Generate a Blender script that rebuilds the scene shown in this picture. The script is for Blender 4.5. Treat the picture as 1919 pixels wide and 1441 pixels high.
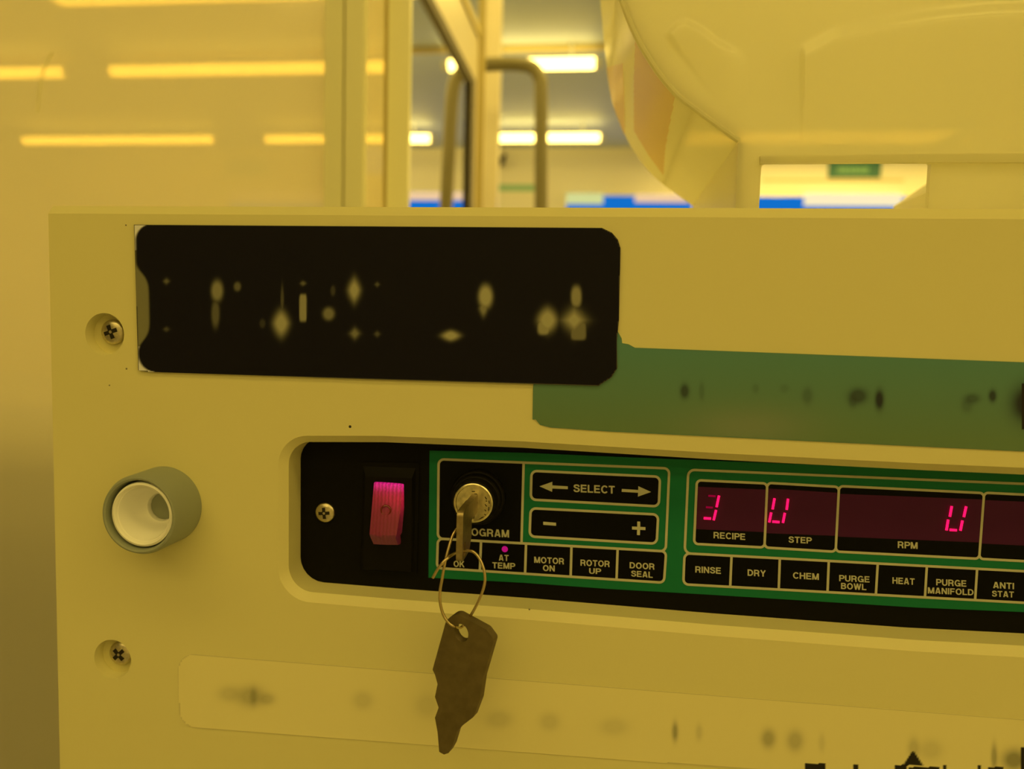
import bpy, bmesh, math, random
from mathutils import Vector, Matrix
from mathutils.geometry import tessellate_polygon, delaunay_2d_cdt
import numpy as np

for o in list(bpy.data.objects):
    bpy.data.objects.remove(o, do_unlink=True)
scene = bpy.context.scene
COL = scene.collection
random.seed(4)

# ------------------------------------------------------------------ camera
F = 1442.0                                   # focal length in pixels of the 1919 x 1441 frame
CX, CY = 959.5, 720.5
ax, ay, az = math.radians(4.493), math.radians(6.940), math.radians(1.923)
Rx = np.array([[1, 0, 0], [0, math.cos(ax), -math.sin(ax)], [0, math.sin(ax), math.cos(ax)]])
Ry = np.array([[math.cos(ay), 0, math.sin(ay)], [0, 1, 0], [-math.sin(ay), 0, math.cos(ay)]])
Rz = np.array([[math.cos(az), -math.sin(az), 0], [math.sin(az), math.cos(az), 0], [0, 0, 1]])
R = Rz @ Ry @ Rx
CAM = np.array([0.0, -0.262, 1.30])          # the fascia's front face is the plane y = 0, z up


def wv(r):
    return Vector((r[0], r[2], -r[1]))


cam_data = bpy.data.cameras.new('camera')
cam = bpy.data.objects.new('camera', cam_data)
COL.objects.link(cam)
right, up, back = wv(R[0]), -wv(R[1]), -wv(R[2])
M = Matrix.Identity(4)
for i, v in enumerate((right, up, back)):
    for j in range(3):
        M[j][i] = v[j]
for j in range(3):
    M[j][3] = CAM[j]
cam.matrix_world = M
cam_data.sensor_width = 36.0
cam_data.lens = F / 1919.0 * 36.0
cam_data.clip_start = 0.01
cam_data.clip_end = 60
cam_data.dof.use_dof = True
cam_data.dof.focus_distance = 0.268
cam_data.dof.aperture_fstop = 8.6
scene.camera = cam

# ------------------------------------------------------------------ world, exposure
world = bpy.data.worlds.new('world')
scene.world = world
world.use_nodes = True
world.node_tree.nodes['Background'].inputs[0].default_value = (1.0, 0.66, 0.14, 1)
world.node_tree.nodes['Background'].inputs[1].default_value = 0.05
vs = scene.view_settings
vs.view_transform = 'Standard'
vs.look = 'None'
vs.gamma = 1.0
vs.use_curve_mapping = False
vs.exposure = 0.0
scene.cycles.use_denoising = True
scene.cycles.max_bounces = 8
scene.cycles.diffuse_bounces = 4
scene.cycles.transparent_max_bounces = 16
scene.cycles.caustics_reflective = False
scene.cycles.caustics_refractive = False
scene.cycles.sample_clamp_indirect = 4.0

LAMP_RGB = (1.0, 0.705, 0.157)               # yellow safelight tubes
LAMP_L = 9.0                                 # radiance of the slim tubes in view
PANEL_L = 4.1                                # radiance of the added fill lamps over the bench
REAR_L = 6.8                                 # radiance of the added fill lamps beyond the enclosure
K = (0.56, 0.39, 0.088)                     # light that falls on the fascia, for choosing albedos


def lin(c):
    c = c / 255.0
    return c / 12.92 if c <= 0.04045 else ((c + 0.055) / 1.055) ** 2.4


def alb(r, g, b, gain=1.0):
    """albedo of a surface that looks sRGB (r, g, b) under the yellow light"""
    return tuple(min(0.9, max(0.002, lin(v) / k * gain)) for v, k in zip((r, g, b), K))


# ------------------------------------------------------------------ pixel rays
def ray(px, py):
    v = np.array([(px - CX) / F, (py - CY) / F, 1.0])
    a = R.T @ v
    return np.array([a[0], a[2], -a[1]])


def P(px, py, Y=0.0):
    d = ray(px, py)
    return Vector(CAM + d * ((Y - CAM[1]) / d[1]))


def PX(px, py, X):
    d = ray(px, py)
    return Vector(CAM + d * ((X - CAM[0]) / d[0]))


def XZ(px, py, Y=0.0):
    p = P(px, py, Y)
    return (p.x, p.z)


# ------------------------------------------------------------------ materials
MATS = {}


def mat(name, color=(0.5, 0.5, 0.5), rough=0.5, metal=0.0, coat=0.0, spec=0.5, emit=None, emit_s=0.0,
        bump=0.0, bump_scale=800.0, vcol=None, noise=0.0, noise_scale=60.0, aniso=0.0):
    m = bpy.data.materials.new(name)
    m.use_nodes = True
    nt = m.node_tree
    b = nt.nodes['Principled BSDF']
    b.inputs['Base Color'].default_value = (*color, 1)
    b.inputs['Roughness'].default_value = rough
    b.inputs['Metallic'].default_value = metal
    b.inputs['Coat Weight'].default_value = coat
    b.inputs['Coat Roughness'].default_value = 0.08
    b.inputs['Specular IOR Level'].default_value = spec
    if emit:
        b.inputs['Emission Color'].default_value = (*emit, 1)
        b.inputs['Emission Strength'].default_value = emit_s
    tc = nt.nodes.new('ShaderNodeTexCoord')
    if bump:
        n = nt.nodes.new('ShaderNodeTexNoise')
        n.inputs['Scale'].default_value = bump_scale
        n.inputs['Detail'].default_value = 3
        nt.links.new(tc.outputs['Object'], n.inputs['Vector'])
        bp = nt.nodes.new('ShaderNodeBump')
        bp.inputs['Strength'].default_value = bump
        bp.inputs['Distance'].default_value = 0.0004
        nt.links.new(n.outputs['Fac'], bp.inputs['Height'])
        nt.links.new(bp.outputs['Normal'], b.inputs['Normal'])
    if vcol:
        a = nt.nodes.new('ShaderNodeVertexColor')
        a.layer_name = vcol
        nt.links.new(a.outputs['Color'], b.inputs['Base Color'])
    elif noise:
        n = nt.nodes.new('ShaderNodeTexNoise')
        n.inputs['Scale'].default_value = noise_scale
        n.inputs['Detail'].default_value = 5
        nt.links.new(tc.outputs['Object'], n.inputs['Vector'])
        rp = nt.nodes.new('ShaderNodeValToRGB')
        rp.color_ramp.elements[0].position = 0.3
        rp.color_ramp.elements[1].position = 0.7
        rp.color_ramp.elements[0].color = (*[c * (1 - noise) for c in color], 1)
        rp.color_ramp.elements[1].color = (*[min(1, c * (1 + noise)) for c in color], 1)
        nt.links.new(n.outputs['Fac'], rp.inputs['Fac'])
        nt.links.new(rp.outputs['Color'], b.inputs['Base Color'])
    MATS[name] = m
    return m


def emitter(name, rgb, s):
    m = bpy.data.materials.new(name)
    m.use_nodes = True
    nt = m.node_tree
    nt.nodes.clear()
    e = nt.nodes.new('ShaderNodeEmission')
    e.inputs[0].default_value = (*rgb, 1)
    e.inputs[1].default_value = s
    o = nt.nodes.new('ShaderNodeOutputMaterial')
    nt.links.new(e.outputs[0], o.inputs[0])
    MATS[name] = m
    return m


def hazy(name, color, trans_rgb, trans, transl, rough=0.12, spec=0.5, edge=0.0, bump=0.0, bump_scale=30.0):
    """cloudy plastic: opaque body colour, light leaking through it, and a clear share"""
    m = bpy.data.materials.new(name)
    m.use_nodes = True
    nt = m.node_tree
    b = nt.nodes['Principled BSDF']
    out = nt.nodes['Material Output']
    b.inputs['Base Color'].default_value = (*color, 1)
    b.inputs['Roughness'].default_value = rough
    b.inputs['Specular IOR Level'].default_value = spec
    tl = nt.nodes.new('ShaderNodeBsdfTranslucent')
    tl.inputs[0].default_value = (*color, 1)
    tr = nt.nodes.new('ShaderNodeBsdfTransparent')
    tr.inputs[0].default_value = (*trans_rgb, 1)
    m1 = nt.nodes.new('ShaderNodeMixShader')
    m1.inputs[0].default_value = transl
    m2 = nt.nodes.new('ShaderNodeMixShader')
    m2.inputs[0].default_value = trans
    nt.links.new(b.outputs[0], m1.inputs[1])
    nt.links.new(tl.outputs[0], m1.inputs[2])
    nt.links.new(m1.outputs[0], m2.inputs[1])
    nt.links.new(tr.outputs[0], m2.inputs[2])
    nt.links.new(m2.outputs[0], out.inputs[0])
    if bump:
        tc = nt.nodes.new('ShaderNodeTexCoord')
        n = nt.nodes.new('ShaderNodeTexNoise')
        n.inputs['Scale'].default_value = bump_scale
        nt.links.new(tc.outputs['Object'], n.inputs['Vector'])
        bp = nt.nodes.new('ShaderNodeBump')
        bp.inputs['Strength'].default_value = bump
        bp.inputs['Distance'].default_value = 0.002
        nt.links.new(n.outputs['Fac'], bp.inputs['Height'])
        nt.links.new(bp.outputs['Normal'], b.inputs['Normal'])
    MATS[name] = m
    return m


mat('fascia', alb(172, 142, 50), rough=0.42, bump=0.05, bump_scale=900)
mat('black_sheet', (0.0045, 0.004, 0.003), rough=0.5, bump=0.05, bump_scale=1500, spec=0.10)
mat('black_print', (0.003, 0.003, 0.0025), rough=0.4, spec=0.08)
mat('bezel_black', (0.005, 0.004, 0.003), rough=0.5, spec=0.12)
mat('overlay_green', alb(20, 80, 24, 0.85), rough=0.4, spec=0.12)
mat('print_cream', alb(146, 124, 54, 1.0), rough=0.5, spec=0.15)
mat('vcol_matte', rough=0.5, vcol='Col', spec=0.12)
mat('vcol_label', rough=0.45, vcol='Col', spec=0.3)
mat('collar_grey', alb(112, 99, 42), rough=0.45, spec=0.35, bump=0.03)
mat('cup_white', alb(206, 166, 88), rough=0.25, spec=0.5)
mat('dirt', alb(96, 78, 26), rough=0.8)
mat('dark_gap', (0.01, 0.009, 0.006), rough=0.7)
mat('steel', (0.62, 0.56, 0.42), rough=0.28, metal=1.0, noise=0.15, noise_scale=900)
mat('recess_dark', (0.02, 0.016, 0.01), rough=0.5, metal=0.5)
mat('lock_steel', (0.72, 0.66, 0.46), rough=0.3, metal=1.0, noise=0.35, noise_scale=350, bump=0.25, bump_scale=300)
mat('key_metal', (0.36, 0.29, 0.17), rough=0.42, metal=1.0, noise=0.18, noise_scale=500, bump=0.08, bump_scale=700)
mat('key_dark', (0.16, 0.125, 0.06), rough=0.5, metal=0.7, noise=0.12, noise_scale=300, bump=0.05, bump_scale=700)
mat('wire', (0.55, 0.44, 0.25), rough=0.25, metal=1.0)
mat('display_red', (0.05, 0.008, 0.05), rough=0.4, spec=0.12, emit=(0.60, 0.02, 0.06), emit_s=0.012)
emitter('segment_lit', (1.0, 0.005, 0.075), 2.4)
emitter('segment_dim', (1.0, 0.006, 0.10), 0.25)
emitter('indicator_lit', (0.62, 0.008, 0.20), 0.7)
mat('housing', alb(170, 142, 52), rough=0.5)
mat('wall_paint', (0.84, 0.80, 0.64), rough=0.5)
mat('ceiling_paint', (0.46, 0.53, 0.68), rough=0.6)
mat('floor_vinyl', (0.45, 0.44, 0.38), rough=0.35, noise=0.05, noise_scale=8)
mat('frame_paint', alb(205, 162, 66, 0.95), rough=0.35)
mat('leaf_paint', alb(190, 155, 66, 0.8), rough=0.35)
mat('groove', alb(150, 118, 36), rough=0.6)
mat('gasket', (0.14, 0.12, 0.07), rough=0.6)
mat('tube_brown', (0.20, 0.18, 0.09), rough=0.4)
mat('lamp_body', (0.75, 0.75, 0.7), rough=0.5)
emitter('tube_light', LAMP_RGB, LAMP_L)
emitter('bench_fill_light', LAMP_RGB, PANEL_L)
emitter('rear_fill_light', LAMP_RGB, REAR_L)
emitter('wall_fill_light', LAMP_RGB, 14.0)  # for the added fill lamps that brighten the far wall
emitter('daylight_blue', (0.006, 0.16, 0.60), 1.0)
emitter('daylight_pale', (0.28, 0.36, 0.80), 1.0)
emitter('blind_pale', (0.88, 0.60, 0.34), 1.0)
emitter('blind_white', (1.0, 0.86, 0.52), 1.0)
emitter('blind_green', (0.66, 0.70, 0.28), 1.0)
mat('sign_green', (0.002, 0.13, 0.09), rough=0.4)
mat('sign_mark', (0.16, 0.40, 0.20), rough=0.4)
mat('stripe_green', (0.28, 0.55, 0.35), rough=0.5)
mat('notice_green', (0.28, 0.42, 0.28), rough=0.5)
mat('blocker_grey', (0.12, 0.12, 0.12), rough=0.5)
mat('black_plastic', (0.02, 0.018, 0.015), rough=0.5)
hazy('acrylic_sheet', alb(200, 168, 76, 1.0), (1.0, 0.86, 0.5), 0.31, 0.36, rough=0.1)
hazy('amber_light_tint', (0.98, 0.79, 0.52), (1.0, 0.80, 0.45), 0.15, 0.25, rough=0.25)  # orange tint stands for wall light showing through the carrier
hazy('cassette_plastic', alb(205, 170, 72, 1.0), (1.0, 0.84, 0.45), 0.10, 0.55, rough=0.20, spec=0.9, bump=0.04, bump_scale=60)

# rocker lens: ribbed red plastic, the lamp inside glows at its upper end
m = bpy.data.materials.new('rocker_lens')
m.use_nodes = True
nt = m.node_tree
b = nt.nodes['Principled BSDF']
b.inputs['Base Color'].default_value = (0.17, 0.014, 0.012, 1)
b.inputs['Roughness'].default_value = 0.3
va = nt.nodes.new('ShaderNodeVertexColor'); va.layer_name = 'Col'
tc = nt.nodes.new('ShaderNodeTexCoord')
wvx = nt.nodes.new('ShaderNodeTexWave'); wvx.inputs['Scale'].default_value = 230; wvx.bands_direction = 'X'
wvx.inputs['Distortion'].default_value = 3.0; wvx.inputs['Detail Scale'].default_value = 4.0
nt.links.new(tc.outputs['Object'], wvx.inputs['Vector'])
mr = nt.nodes.new('ShaderNodeMapRange')
mr.inputs['To Min'].default_value = 0.75; mr.inputs['To Max'].default_value = 1.5
nt.links.new(wvx.outputs['Fac'], mr.inputs['Value'])
nt.links.new(va.outputs['Color'], b.inputs['Emission Color'])
nt.links.new(mr.outputs['Result'], b.inputs['Emission Strength'])
MATS['rocker_lens'] = m


# ------------------------------------------------------------------ mesh helpers
def link_mesh(name, me, material, parent=None):
    ob = bpy.data.objects.new(name, me)
    COL.objects.link(ob)
    if material:
        me.materials.append(MATS[material])
    if parent:
        ob.parent = parent
        ob.matrix_parent_inverse = Matrix.Translation(-parent_loc(parent))
    return ob


def parent_loc(o):
    v = Vector((0, 0, 0))
    while o:
        v = v + o.location
        o = o.parent
        if o is None or True:
            break
    return v


def finish(bm, name, material, parent=None, smooth=30):
    bmesh.ops.remove_doubles(bm, verts=bm.verts, dist=1e-7)
    bmesh.ops.recalc_face_normals(bm, faces=bm.faces)
    me = bpy.data.meshes.new(name)
    bm.to_mesh(me)
    bm.free()
    if smooth:
        me.shade_smooth()
        me.set_sharp_from_angle(angle=math.radians(smooth))
    return link_mesh(name, me, material, parent)


def thing(name, label, cat, loc, group=None):
    o = bpy.data.objects.new(name, None)
    o.empty_display_size = 0.02
    COL.objects.link(o)
    o.location = loc
    o['label'] = label
    o['category'] = cat
    if group:
        o['group'] = group
    return o


def tag(o, label, cat, group=None):
    o['label'] = label
    o['category'] = cat
    if group:
        o['group'] = group
    return o


def struct(o):
    o['kind'] = 'structure'
    return o


def prism(bm, outer, holes, y0, y1, to3=None):
    """extrude a 2-D outline with holes from y0 (front) to y1 (back)"""
    to3 = to3 or (lambda u, v, w: Vector((u, w, v)))
    loops = [outer] + list(holes or [])
    rings = []
    for w in (y0, y1):
        vs_ = []
        for lp in loops:
            vl = [bm.verts.new(to3(u, v, w)) for u, v in lp]
            vs_.append(vl)
        flat = [v for vl in vs_ for v in vl]
        for tri in tessellate_polygon([[Vector((u, v, 0)) for u, v in lp] for lp in loops]):
            try:
                bm.faces.new([flat[k] for k in tri])
            except ValueError:
                pass
        rings.append(vs_)
    for a, c in zip(rings[0], rings[1]):
        n = len(a)
        for i in range(n):
            bm.faces.new((a[i], a[(i + 1) % n], c[(i + 1) % n], c[i]))
    return rings


def box(bm, x0, x1, y0, y1, z0, z1):
    prism(bm, [(x0, z0), (x1, z0), (x1, z1), (x0, z1)], [], y0, y1)


def lathe(bm, prof, cx, cz, seg=64):
    """revolve (radius, y) about the axis along y through (cx, cz)"""
    rows = []
    for r, y in prof:
        if r < 1e-6:
            rows.append([bm.verts.new((cx, y, cz))])
        else:
            rows.append([bm.verts.new((cx + r * math.cos(2 * math.pi * k / seg), y, cz + r * math.sin(2 * math.pi * k / seg))) for k in range(seg)])
    for a, c in zip(rows, rows[1:]):
        for k in range(seg):
            k2 = (k + 1) % seg
            if len(a) == 1 and len(c) == 1:
                continue
            if len(a) == 1:
                bm.faces.new((a[0], c[k], c[k2]))
            elif len(c) == 1:
                bm.faces.new((a[k], a[k2], c[0]))
            else:
                bm.faces.new((a[k], a[k2], c[k2], c[k]))


def roundpoly(pts, r, seg=8):
    """round the corners of a polygon; r one radius or one per corner"""
    n = len(pts)
    rs = r if isinstance(r, (list, tuple)) else [r] * n
    out = []
    for i in range(n):
        p = Vector(pts[i]); a = Vector(pts[i - 1]); c = Vector(pts[(i + 1) % n])
        if rs[i] <= 0:
            out.append((p.x, p.y))
            continue
        u = (a - p).normalized(); w = (c - p).normalized()
        ang = u.angle(w)
        d = min(rs[i] / math.tan(ang / 2), 0.49 * (a - p).length, 0.49 * (c - p).length)
        rr = d * math.tan(ang / 2)
        ctr = p + (u + w).normalized() * (rr / math.sin(ang / 2))
        s, e = p + u * d - ctr, p + w * d - ctr
        a0, a1 = math.atan2(s.y, s.x), math.atan2(e.y, e.x)
        da = (a1 - a0 + math.pi) % (2 * math.pi) - math.pi
        for k in range(seg + 1):
            t = a0 + da * k / seg
            out.append((ctr.x + rr * math.cos(t), ctr.y + rr * math.sin(t)))
    return out


def inset(pts, d):
    """move every edge of a convex polygon towards its centre by d"""
    n = len(pts)
    c = sum((Vector(p) for p in pts), Vector((0, 0))) / n
    lines = []
    for i in range(n):
        a, b_ = Vector(pts[i]), Vector(pts[(i + 1) % n])
        t = (b_ - a).normalized()
        nn = Vector((-t.y, t.x))
        if nn.dot(c - a) < 0:
            nn = -nn
        lines.append((a + nn * d, t))
    out = []
    for i in range(n):
        p, t = lines[i - 1]; q, s = lines[i]
        den = t.x * s.y - t.y * s.x
        k = ((q - p).x * s.y - (q - p).y * s.x) / den
        out.append(tuple(p + t * k))
    return out


def px_plate(bm, pix, Y, th, holes=()):
    """a plate whose outline is measured on plane Y; th is its thickness towards the back"""
    prism(bm, [XZ(*p, Y) for p in pix], [[XZ(*p, Y) for p in h] for h in holes], Y, Y + th)


def stroke(bm, a, b_, w, Y, th):
    a, b_ = Vector(a), Vector(b_)
    t = (b_ - a).normalized() * 1.0
    n = Vector((-t.y, t.x)) * (w / 2)
    px_plate(bm, [tuple(a + n), tuple(b_ + n), tuple(b_ - n), tuple(a - n)], Y, th)


def tube(bm, pts, r, seg=10, closed=False, cap=True, taper=0):
    pts = [Vector(p) for p in pts]
    n = len(pts)
    rows = []
    prev = None
    for i in range(n):
        a = pts[i - 1] if (i or closed) else pts[i]
        c = pts[(i + 1) % n] if (i < n - 1 or closed) else pts[i]
        t = (c - a).normalized()
        if prev is None:
            u = t.cross(Vector((0.3, 0.9, 0.2))).normalized()
        else:
            u = (prev - t * prev.dot(t)).normalized()
        prev = u
        v = t.cross(u)
        ri = r * max(0.02, min(1, i / taper, (n - 1 - i) / taper)) ** 0.7 if taper else r
        rows.append([bm.verts.new(pts[i] + (u * math.cos(2 * math.pi * k / seg) + v * math.sin(2 * math.pi * k / seg)) * ri) for k in range(seg)])
    for i in range(n if closed else n - 1):
        a, c = rows[i], rows[(i + 1) % n]
        for k in range(seg):
            bm.faces.new((a[k], a[(k + 1) % seg], c[(k + 1) % seg], c[k]))
    if cap and not closed:
        bm.faces.new(rows[0][::-1])
        bm.faces.new(rows[-1])


def smooth_path(pts, sub=8):
    pts = [Vector(p) for p in pts]
    out = []
    n = len(pts)
    for i in range(n - 1):
        p0, p1, p2, p3 = pts[max(i - 1, 0)], pts[i], pts[i + 1], pts[min(i + 2, n - 1)]
        for k in range(sub):
            t = k / sub
            out.append(0.5 * ((2 * p1) + (p2 - p0) * t + (2 * p0 - 5 * p1 + 4 * p2 - p3) * t * t + (3 * p1 - p0 - 3 * p2 + p3) * t ** 3))
    out.append(pts[-1])
    return out


def bilinear(q, u, v):
    """q: corner pixels TL, TR, BR, BL; u right, v down"""
    (ax_, ay_), (bx_, by_), (cx_, cy_), (dx_, dy_) = q
    x = (ax_ * (1 - u) + bx_ * u) * (1 - v) + (dx_ * (1 - u) + cx_ * u) * v
    y = (ay_ * (1 - u) + by_ * u) * (1 - v) + (dy_ * (1 - u) + cy_ * u) * v
    return x, y


def printed_slab(name, outline, quad, Y, th, nx, ny, colour, material, parent):
    """a thin slab with a printed face: body from the outline, and the print as vertex colours of a fine grid clipped to it"""
    poly = np.array(outline, float)
    gu, gv = np.meshgrid(np.linspace(0, 1, nx), np.linspace(0, 1, ny))
    qx = np.zeros_like(gu); qy = np.zeros_like(gu)
    for j in range(ny):
        for i in range(nx):
            qx[j, i], qy[j, i] = bilinear(quad, gu[j, i], gv[j, i])
    inside = np.zeros(qx.shape, bool)
    n = len(poly)
    for i in range(n):
        x1, y1 = poly[i]; x2, y2 = poly[(i + 1) % n]
        cond = ((y1 > qy) != (y2 > qy))
        with np.errstate(divide='ignore', invalid='ignore'):
            xi = (x2 - x1) * (qy - y1) / (y2 - y1) + x1
        inside ^= (cond & (qx < xi))
    bm = bmesh.new()
    px_plate(bm, outline, Y, th)
    bmesh.ops.recalc_face_normals(bm, faces=bm.faces)
    cl = bm.loops.layers.float_color.new('Col')
    base = colour(np.array([poly[:, 0].mean()]), np.array([poly[:, 1].mean()]))[0]
    for f in bm.faces:
        for l in f.loops:
            x_, y_ = l.vert.co.x, l.vert.co.z
            l[cl] = (*base, 1)
    colr = colour(qx.ravel(), qy.ravel()).reshape(ny, nx, 3)
    vt = {}

    def gvtx(j, i):
        if (j, i) not in vt:
            x, z = XZ(qx[j, i], qy[j, i], Y)
            vt[j, i] = bm.verts.new((x, Y - 0.00004, z))
        return vt[j, i]
    for j in range(ny - 1):
        for i in range(nx - 1):
            if inside[j:j + 2, i:i + 2].all():
                ids = ((j, i), (j, i + 1), (j + 1, i + 1), (j + 1, i))
                f = bm.faces.new([gvtx(*k) for k in ids][::-1])
                f.normal_update()
                if f.normal.y > 0:
                    f.normal_flip()
                lk = {vt[k]: k for k in ids}
                for l in f.loops:
                    l[cl] = (*colr[lk[l.vert]], 1)
    me = bpy.data.meshes.new(name)
    bm.to_mesh(me)
    bm.free()
    return link_mesh(name, me, material, parent)


def arc(cx, cy, rx, ry, a0, a1, n=14):
    return [(cx + rx * math.cos(math.radians(a0 + (a1 - a0) * k / n)), cy + ry * math.sin(math.radians(a0 + (a1 - a0) * k / n))) for k in range(n + 1)]


HS = 0.092                                    # half the stroke of the sans-serif capitals
TP = 1 - HS
STEM = [(HS, 0), (HS, 1)]
BOWL = [(HS, TP), (0.40, TP)] + arc(0.40, 0.685, 0.215, TP - 0.685, 90, -90, 12) + [(HS, 0.462)]
ROUND = arc(0.40, 0.5, 0.40 - HS, 0.5 - HS + 0.012, 0, 360, 32)
GLYPH = {
    'A': (0.74, [[(0.10, 0), (0.335, 1)], [(0.64, 0), (0.405, 1)], [(0.2, 0.27), (0.54, 0.27)]]),
    'B': (0.70, [STEM, [(HS, TP), (0.38, TP)] + arc(0.38, 0.73, 0.19, TP - 0.73, 90, -90, 10) + [(HS, 0.552)], [(0.3, 0.515), (0.40, 0.515)] + arc(0.40, 0.303, 0.21, 0.212, 90, -90, 12) + [(HS, HS)]]),
    'C': (0.74, [arc(0.40, 0.5, 0.40 - HS, 0.5 - HS + 0.012, 38, 322, 28)]),
    'D': (0.74, [STEM, [(HS, TP), (0.32, TP)] + arc(0.32, 0.5, 0.33, 0.5 - HS, 90, -90, 16) + [(HS, HS)]]),
    'E': (0.66, [STEM, [(HS, TP), (0.64, TP)], [(HS, 0.515), (0.60, 0.515)], [(HS, HS), (0.66, HS)]]),
    'F': (0.62, [STEM, [(HS, TP), (0.62, TP)], [(HS, 0.49), (0.55, 0.49)]]),
    'G': (0.79, [arc(0.40, 0.5, 0.40 - HS, 0.5 - HS + 0.012, 40, 335, 28), [(0.42, 0.455), (0.76, 0.455)], [(0.70, 0.47), (0.70, 0.0)]]),
    'H': (0.72, [STEM, [(0.63, 0), (0.63, 1)], [(HS, 0.52), (0.63, 0.52)]]),
    'I': (0.19, [STEM]),
    'K': (0.75, [STEM, [(0.63, 1.0), (0.18, 0.42)], [(0.30, 0.60), (0.66, 0.0)]]),
    'L': (0.60, [STEM, [(HS, HS), (0.60, HS)]]),
    'M': (0.85, [STEM, [(0.76, 0), (0.76, 1)], [(0.13, 0.98), (0.40, 0.04)], [(0.72, 0.98), (0.45, 0.04)]]),
    'N': (0.72, [STEM, [(0.63, 0), (0.63, 1)], [(0.10, 0.97), (0.62, 0.03)]]),
    'O': (0.80, [ROUND]),
    'P': (0.66, [STEM, BOWL]),
    'R': (0.73, [STEM, BOWL, [(0.40, 0.46), (0.53, 0.42), (0.58, 0.30), (0.60, 0.12), (0.64, 0.0)]]),
    'S': (0.69, [[(0.60, 0.70), (0.575, 0.80), (0.49, 0.885), (0.35, 0.912), (0.20, 0.885), (0.115, 0.80), (0.11, 0.69), (0.18, 0.60), (0.35, 0.53), (0.52, 0.465), (0.60, 0.38), (0.605, 0.26), (0.53, 0.14), (0.36, 0.088), (0.20, 0.115), (0.11, 0.20), (0.085, 0.32)]]),
    'T': (0.66, [[(0.0, TP), (0.66, TP)], [(0.33, 0), (0.33, 1)]]),
    'U': (0.72, [[(HS, 1), (HS, 0.36)] + arc(0.36, 0.36, 0.36 - HS, 0.36 - HS + 0.012, 180, 360, 16) + [(0.628, 1)]]),
    'W': (1.0, [[(0.08, 1), (0.29, 0)], [(0.29, 0), (0.5, 1)], [(0.5, 1), (0.71, 0)], [(0.71, 0), (0.92, 1)]]),
    'Y': (0.72, [[(0.08, 1), (0.36, 0.45)], [(0.64, 1), (0.36, 0.45)], [(0.36, 0.5), (0.36, 0)]]),
}


def printed_word(word, bl, br, h, Y, parent, name='printed_word'):
    """flat sans-serif capitals fitted to a measured baseline and cap height"""
    bm = bmesh.new()
    gap = 0.105
    total = sum(GLYPH[c][0] for c in word) + gap * (len(word) - 1)
    x0 = 0.0
    layer = 0
    for c in word:
        w, paths = GLYPH[c]
        for path in paths:
            closed = (Vector(path[0]) - Vector(path[-1])).length < 1e-6
            pts = [Vector(p) for p in (path[:-1] if closed else path)]
            n = len(pts)
            left, rgt = [], []
            for i in range(n):
                a = pts[i - 1] if (i or closed) else pts[i]
                b_ = pts[(i + 1) % n] if (i < n - 1 or closed) else pts[i]
                t1 = (pts[i] - a).normalized() if (pts[i] - a).length else (b_ - pts[i]).normalized()
                t2 = (b_ - pts[i]).normalized() if (b_ - pts[i]).length else t1
                n1, n2 = Vector((-t1.y, t1.x)), Vector((-t2.y, t2.x))
                m_ = (n1 + n2).normalized()
                k = HS / max(0.5, m_.dot(n1))
                left.append(pts[i] + m_ * k); rgt.append(pts[i] - m_ * k)
            yy = Y - 0.000012 * (layer % 4)
            layer += 1

            def put(q):
                u = (x0 + q.x) / total
                return bm.verts.new(P(bl[0] + (br[0] - bl[0]) * u, bl[1] + (br[1] - bl[1]) * u - h * q.y, yy))
            lv = [put(q) for q in left]; rv = [put(q) for q in rgt]
            for i in range(n if closed else n - 1):
                j = (i + 1) % n
                bm.faces.new((lv[i], lv[j], rv[j], rv[i]))
        x0 += w + gap
    bm.normal_update()
    for f in bm.faces:
        if f.normal.y > 0:
            f.normal_flip()
    me = bpy.data.meshes.new(name)
    bm.to_mesh(me)
    bm.free()
    return link_mesh(name, me, 'print_cream', parent)


def blob(x, y, cx_, cy_, rx, ry, p=2.0, soft=1.0):
    d = (np.abs((x - cx_) / rx) ** p + np.abs((y - cy_) / ry) ** p)
    return np.clip(np.exp(-(d ** soft) * 0.9), 0, 1)


def smooth01(t):
    t = np.clip(t, 0, 1)
    return t * t * (3 - 2 * t)


# ================================================================== THE ROOM
ZC = CAM[2]
H_LAMP, H_CEIL = 1.10, 1.19
Z_CEIL = ZC + H_CEIL
Y1 = P(1115, 118, 1.0)                       # depth of the lamp rows from their height over the eye
def depth_for(px, py, h):
    d = ray(px, py)
    return CAM[1] + d[1] * (h / d[2])
YA = depth_for(1065, 119, H_LAMP)
YB = depth_for(1065, 258, H_LAMP)
YW = depth_for(1080, 277, H_CEIL)            # back wall
X0, X1_, YF = -4.2, 3.6, -3.4

def wall_box(name, *a, m='wall_paint'):
    bm = bmesh.new(); box(bm, *a)
    return struct(finish(bm, name, m, None, 0))
wall_box('floor', X0, X1_, YF, YW, -0.05, 0.0, m='floor_vinyl')
wall_box('ceiling', X0, X1_, YF, YW, Z_CEIL, Z_CEIL + 0.05, m='ceiling_paint')
wall_box('wall_back', X0, X1_, YW, YW + 0.1, -0.05, Z_CEIL + 0.05)
wall_box('wall_left', X0 - 0.1, X0, YF, YW + 0.1, -0.05, Z_CEIL + 0.05)
wall_box('wall_right', X1_, X1_ + 0.1, YF, YW + 0.1, -0.05, Z_CEIL + 0.05)
wall_box('wall_front', X0, X1_, YF - 0.1, YF, -0.05, Z_CEIL + 0.05)


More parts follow.
